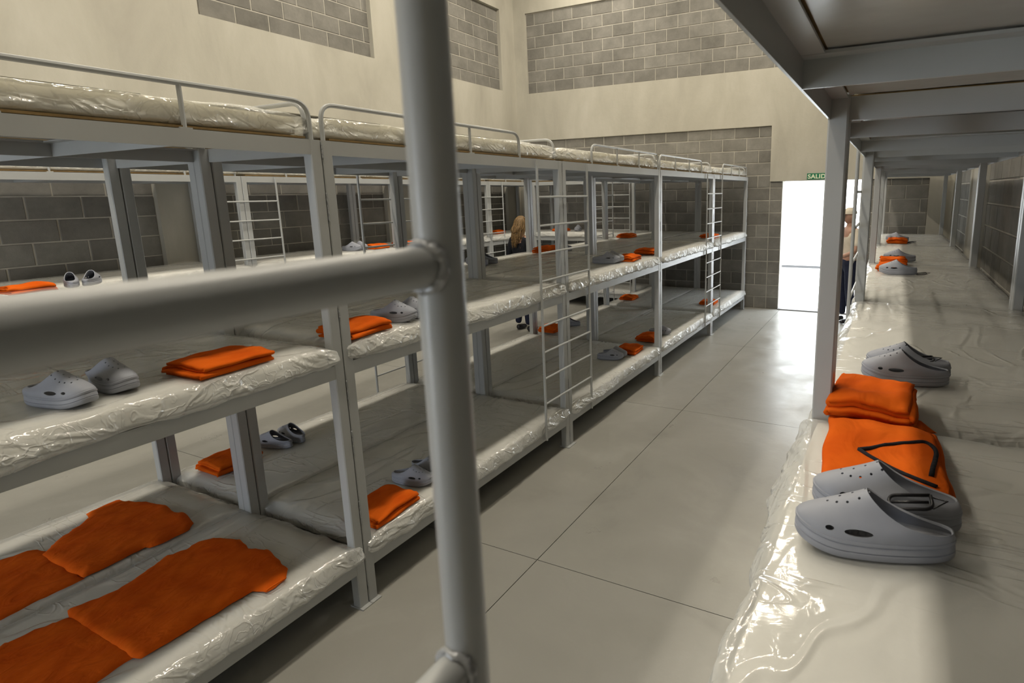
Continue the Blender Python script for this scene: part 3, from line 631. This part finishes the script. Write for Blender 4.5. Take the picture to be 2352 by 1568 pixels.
# --- garments laid out flat on the nearest bottom mattresses
def spread(name, outline, label, z0, hmax, sd, step=.016):
    n = len(outline); P = [Vector((*q, 0)) for q in outline]; dense = []
    for i in range(n):
        p0, p1, p2, p3 = P[i - 1], P[i], P[(i + 1) % n], P[(i + 2) % n]; k = max(1, int((p2 - p1).length / step))
        for j in range(k):
            t = j / k; q = .5 * ((2 * p1) + (p2 - p0) * t * .7 + (2 * p0 - 5 * p1 + 4 * p2 - p3) * t * t * .0); q = p1.lerp(p2, t)
            q += Vector((N3(q.x * 18 + sd, q.y * 18, 1), N3(q.x * 18, q.y * 18 + sd, 4), 0)) * .008; dense.append(q.xy)
    inside = lambda x, y: sum(((dense[i].y > y) != (dense[i - 1].y > y)) and (x < (dense[i - 1].x - dense[i].x) * (y - dense[i].y) / (dense[i - 1].y - dense[i].y) + dense[i].x) for i in range(len(dense))) % 2
    def dist(x, y): return min(math.hypot(q.x - x, q.y - y) for q in dense)
    pts = list(dense); m = len(dense); x0, x1 = min(q.x for q in dense), max(q.x for q in dense); y0, y1 = min(q.y for q in dense), max(q.y for q in dense)
    x = x0
    while x < x1:
        y = y0
        while y < y1:
            if inside(x, y) and dist(x, y) > step * .5: pts.append(Vector((x + random.uniform(-.002, .002), y + random.uniform(-.002, .002))))
            y += step
        x += step
    V, E_, F_c, *_ = delaunay_2d_cdt(pts, [(i, (i + 1) % m) for i in range(m)], [], 1, 1e-6)
    B = MB(); cx, cy = sum(q.x for q in dense) / m, sum(q.y for q in dense) / m; top = []
    for q in V:
        d_ = dist(q.x, q.y); wv = N3(q.x * 5 + sd, q.y * 9, sd); wv2 = 1 - abs(N3(q.x * 11 + q.y * 4, q.y * 6 - sd, sd)) * 2
        top.append((q.x - cx, q.y - cy, hmax * (1 - math.exp(-d_ / .010)) + .004 * wv * min(1, d_ / .03) + .004 * max(0, wv2) * min(1, d_ / .03) + .001))
    nv = len(top); B.add(top, [tuple(f) for f in F_c]); B.add([(a, b, 0) for a, b, _ in top], [tuple(reversed(f)) for f in F_c])
    cnt = {}
    for f in F_c:
        for a, b in zip(f, list(f[1:]) + [f[0]]): cnt[(a, b)] = 1
    B.f += [(b, a, a + nv, b + nv) for (a, b) in cnt if (b, a) not in cnt]
    return tag(link(name, B.mesh(name, ORANGE, True), None, (cx, cy, z0)), label, 'clothes', 'orange clothes laid out flat on the nearest bottom mattresses')
s1 = [(-1.176, -8.393), (-1.061, -8.352), (-0.944, -8.379), (-0.858, -8.347), (-0.641, -8.402), (-0.585, -8.451), (-0.575, -8.503), (-0.580, -8.544), (-0.641, -8.564), (-0.645, -8.784), (-0.647, -8.884), (-0.650, -8.963), (-0.692, -8.975), (-0.909, -8.975), (-1.155, -8.969), (-1.205, -8.952), (-1.164, -8.807), (-1.206, -8.662), (-1.24, -8.578), (-1.21, -8.516), (-1.217, -8.446)]
t1 = [(-0.971, -8.93), (-1.155, -8.955), (-1.202, -9.06), (-1.204, -9.153), (-1.215, -9.40), (-1.22, -9.72), (-1.0, -9.73), (-.93, -9.35), (-.86, -9.72), (-.64, -9.70), (-0.633, -9.225), (-0.672, -9.096), (-0.692, -8.985), (-0.69, -8.944)]
s2 = [(-2.037, -8.545), (-2.051, -8.394), (-2.008, -8.394), (-1.863, -8.338), (-1.748, -8.323), (-1.625, -8.34), (-1.576, -8.318), (-1.421, -8.359), (-1.38, -8.403), (-1.375, -8.444), (-1.375, -8.53), (-1.385, -8.572), (-1.41, -8.585), (-1.40, -8.716), (-1.40, -8.816), (-1.527, -8.83), (-1.774, -8.824), (-1.862, -8.742), (-1.918, -8.635), (-1.974, -8.561)]
t2 = [(-1.78, -8.79), (-1.877, -8.80), (-1.908, -8.829), (-1.919, -8.918), (-1.908, -9.25), (-1.90, -9.6), (-1.68, -9.6), (-1.64, -9.25), (-1.58, -9.6), (-1.39, -9.6), (-1.39, -9.093), (-1.401, -8.972), (-1.40, -8.947), (-1.40, -8.816)]
spread('laid_trousers', t1, 'orange trousers laid flat below the shirt, nearest aisle bottom mattress', ZB - .001, .009, 2.2)
sh1 = spread('laid_shirt', s1, 'orange short-sleeved shirt laid flat on nearest bottom mattress by aisle', ZB + .006, .013, 5.1)
spread('laid_trousers', t2, 'orange trousers laid flat on the inner nearest bottom mattress', ZB - .001, .009, 7.9)
spread('laid_shirt', s2, 'orange shirt laid flat on the inner nearest bottom mattress', ZB + .006, .013, 9.3)
# sleeve opening of the aisle shirt
B = MB(); B.tube([(-0.575 + .036 * math.sin(a) * .45, -8.502 + .042 * math.cos(a), ZB + .019 + .013 * math.sin(a)) for a in [2 * PI * k / 20 for k in range(20)]], .0035, 8, closed=True)
so_ = link('sleeve_cuff', B.mesh('sleeve_cuff', ORANGE, True), sh1); so_.matrix_parent_inverse = sh1.matrix_basis.inverted()

# ------------------------------------------------------------------ people
def skin(name, chains, m, parent, sub=2, root=0):
    """chains: list of lists of (x,y,z,rx[,ry]); first points equal to an existing point are shared"""
    vs = []; es = []; rs = []; key = {}
    for ch in chains:
        last = None
        for q in ch:
            k = tuple(round(c_, 4) for c_ in q[:3])
            if k not in key: key[k] = len(vs); vs.append(q[:3]); rs.append((q[3], q[4] if len(q) > 4 else q[3]))
            i = key[k]
            if last is not None and last != i: es.append((last, i))
            last = i
    me = bpy.data.meshes.new(name); me.from_pydata(vs, es, []); o = bpy.data.objects.new('tmp', me); COL.objects.link(o)
    o.modifiers.new('s', 'SKIN'); sv = me.skin_vertices[0].data
    for i, r in enumerate(rs): sv[i].radius = r
    sv[root].use_root = True
    if sub: mm = o.modifiers.new('u', 'SUBSURF'); mm.levels = sub; mm.render_levels = sub
    bpy.context.view_layer.update()
    out_ = bpy.data.meshes.new_from_object(o.evaluated_get(bpy.context.evaluated_depsgraph_get())); bpy.data.objects.remove(o)
    out_.materials.clear(); out_.materials.append(m); out_.name = name
    out_.polygons.foreach_set('use_smooth', [True] * len(out_.polygons))
    return link(name, out_, parent)
def head_mesh(name, c, m, parent, sx=.075, sy=.092, sz=.115, face=True):
    B = MB(); n, k = 24, 16; vs = []
    for i in range(k + 1):
        th_ = PI * i / k
        for j in range(n):
            a = 2 * PI * j / n; x, y, z = math.sin(th_) * math.cos(a), math.sin(th_) * math.sin(a), math.cos(th_)
            fx, fy, fz = x * sx, y * sy, z * sz
            if face:   # face towards +y
                if z < 0: fx *= 1 - .28 * z * z; fy *= 1 - .12 * z * z
                if y > 0:
                    g = math.exp(-(x / .16) ** 2) * math.exp(-((z + .12) / .2) ** 2); fy += .024 * g * y                      # nose
                    fy -= .010 * math.exp(-((abs(x) - .36) / .16) ** 2) * math.exp(-((z - .08) / .12) ** 2) * y              # eyes
                    fy += .007 * math.exp(-(x / .3) ** 2) * math.exp(-((z + .5) / .1) ** 2)                                  # lips
                g = math.exp(-((abs(x) - 1) / .12) ** 2) * math.exp(-((z + .02) / .25) ** 2) * math.exp(-(y / .3) ** 2); fx += math.copysign(.014 * g, x)
            vs.append((c[0] + fx, c[1] + fy, c[2] + fz))
    B.add(vs, [(i * n + j, i * n + (j + 1) % n, (i + 1) * n + (j + 1) % n, (i + 1) * n + j) for i in range(k) for j in range(n)])
    return link(name, B.mesh(name, m, True), parent)
def person(loc, rz, label, H, arms, leg_spread=.09, lean=0, body_m=SKIN):
    e_ = tag(empty('person', loc, rz), label, 'person'); s = H / 1.7; return e_, s
def hand(parent, wrist, dirv, s, m=SKIN):
    w_ = Vector(wrist); d = Vector(dirv).normalized(); sidev = d.cross(Vector((0, 0, 1))); sidev = sidev.normalized() if sidev.length > .1 else Vector((1, 0, 0)); dn = sidev.cross(d)
    ch = [[(*w_, .024 * s, .018 * s), (*(w_ + d * .05 * s), .038 * s, .015 * s), (*(w_ + d * .085 * s), .034 * s, .013 * s)]]
    for k, (o_, l) in enumerate([(-.028, .062), (-.010, .075), (.010, .070), (.027, .052)]):
        b_ = w_ + d * .085 * s + sidev * o_ * s; t_ = b_ + d * l * .5 * s - dn * .012 * s; u_ = b_ + d * l * .8 * s - dn * .035 * s
        ch.append([(*(w_ + d * .085 * s), .034 * s, .013 * s), (*b_, .009 * s), (*t_, .008 * s), (*u_, .0065 * s)])
    tb = w_ + d * .03 * s + sidev * -.034 * s; ch.append([(*(w_ + d * .05 * s), .038 * s, .015 * s), (*tb, .010 * s), (*(tb + (d * .8 - sidev * .5).normalized() * .05 * s), .008 * s)])
    return ch
def figure(loc, rz, label, s, armL, armR, mats, shirt_long=True):
    """local: faces +y, x to its right. armL/armR: (elbow, wrist, hand dir)"""
    e_ = tag(empty('person', loc, rz), label, 'person')
    hip = [(0, 0, .93 * s, .145 * s, .10 * s), (0, 0, 1.08 * s, .125 * s, .092 * s), (0, .005, 1.25 * s, .155 * s, .105 * s), (0, 0, 1.38 * s, .14 * s, .085 * s), (0, -.005, 1.45 * s, .055 * s, .055 * s), (0, .01, 1.53 * s, .05 * s, .052 * s)]
    legs = [[hip[0], (sx * .09 * s, 0, .86 * s, .088 * s, .09 * s), (sx * .10 * s, .01, .48 * s, .058 * s, .06 * s), (sx * .10 * s, -.01, .36 * s, .056 * s, .06 * s), (sx * .11 * s, -.02, .10 * s, .038 * s, .042 * s)] for sx in (-1, 1)]
    arms = [[hip[3], (sx * .17 * s, 0, 1.38 * s, .055 * s), (sx * .19 * s, -.005, 1.34 * s, .05 * s), (*A[0], .040 * s), (*A[1], .026 * s)] for sx, A in ((-1, armL), (1, armR))]
    ch = [hip] + legs + arms
    for A in (armL, armR): ch += hand(e_, A[1], A[2], s)
    skin('body', ch, SKIN, e_)
    g = 1.10
    def inf(c_, f=g): return [(q[0], q[1], q[2], q[3] * f, (q[4] if len(q) > 4 else q[3]) * f) for q in c_]
    skin('shirt' if not shirt_long else 'jacket', [inf(hip[:4], 1.12)[0:4] + [(0, -.005, 1.43 * s, .075 * s, .07 * s)]] + [inf([hip[3], a[1], a[2]] + ([a[3], a[4]] if shirt_long else [tuple(lerp(a[2][i], a[3][i], .8) for i in range(3)) + (.046 * s,)]), 1.2) for a in arms], mats[0], e_)
    skin('trousers', [inf([(0, 0, 1.02 * s, .125 * s, .095 * s), hip[0]], 1.12)] + [inf(l_, 1.17) for l_ in legs], mats[1], e_)
    for sx in (-1, 1): skin('shoe', [[(sx * .115 * s, -.05 * s, .045, .040 * s, .043), (sx * .115 * s, .06 * s, .042, .045 * s, .038), (sx * .12 * s, .15 * s, .035, .035 * s, .028)]], BLACK, e_)
    head_mesh('head', (0, .015, 1.60 * s), SKIN, e_)
    return e_
# woman in the second aisle, seen from behind
s = .955; e = figure((-3.10, -2.90, 0), math.radians(-12), 'woman with long blond hair in dark jacket standing between bunks, back turned', s,
           ((-.25, -.02, 1.13 * s), (-.29, .10, 1.13 * s + .02), (-.3, 1, .3)), ((.26, -.02, 1.12 * s), (.22, .20, 1.08 * s), (0, 1, .2)), (BLACKCLOTH, NAVY))
random.seed(3); B = MB()
for k in range(70):
    a = random.uniform(PI * 1.0, PI * 2.0) if k > 22 else random.uniform(0, 2 * PI); hx, hy = .084 * math.cos(a), .10 * math.sin(a); ln = random.uniform(.20, .33) if k > 22 else .10
    pts = [(hx * .25, .015 + hy * .2, 1.60 * s + .125), (hx * .85, .01 + hy * .8, 1.60 * s + .085), (hx * 1.1, .01 + hy * 1.1, 1.60 * s), (hx * (1.0 + .25 * random.random()), -.02 + hy * 1.15, 1.60 * s - ln * .4), (hx * .9 + .03 * random.uniform(-1, 1), -.05 + hy * 1.0, 1.60 * s - ln * .75), (hx * .7 + .04 * random.uniform(-1, 1), -.06 + hy * .9, 1.60 * s - ln)]
    B.tube(fillet(pts, .06, 3), .01, 6, rf=lambda t: .012 * (1 - .65 * t))
link('hair', B.mesh('hair', HAIR, True), e)
# person at the doorway
s = .98; e = figure((1.085, -.62, 0), math.radians(125), 'person in cream cap, cream shirt and navy trousers standing in the doorway', s,
           ((-.25, .05, 1.10 * s), (-.06, .24, .98 * s), (.7, .5, -.5)), ((.25, .05, 1.10 * s), (.06, .24, .97 * s), (-.7, .5, -.5)), (KHAKI, NAVY), shirt_long=False)
B = MB(); n = 20; vs = []
for i in range(7):
    th_ = PI / 2 * i / 6
    for j in range(n): a = 2 * PI * j / n; vs.append((.088 * math.cos(th_) * math.cos(a), .015 + .104 * math.cos(th_) * math.sin(a), 1.60 * s + .035 + .095 * math.sin(th_)))
B.add(vs, [(i * n + j, i * n + (j + 1) % n, (i + 1) * n + (j + 1) % n, (i + 1) * n + j) for i in range(6) for j in range(n)])
B.box(-.06, .06, .09, .175, 1.60 * s + .034, 1.60 * s + .04); link('cap', B.mesh('cap', KHAKI, 'auto'), e)
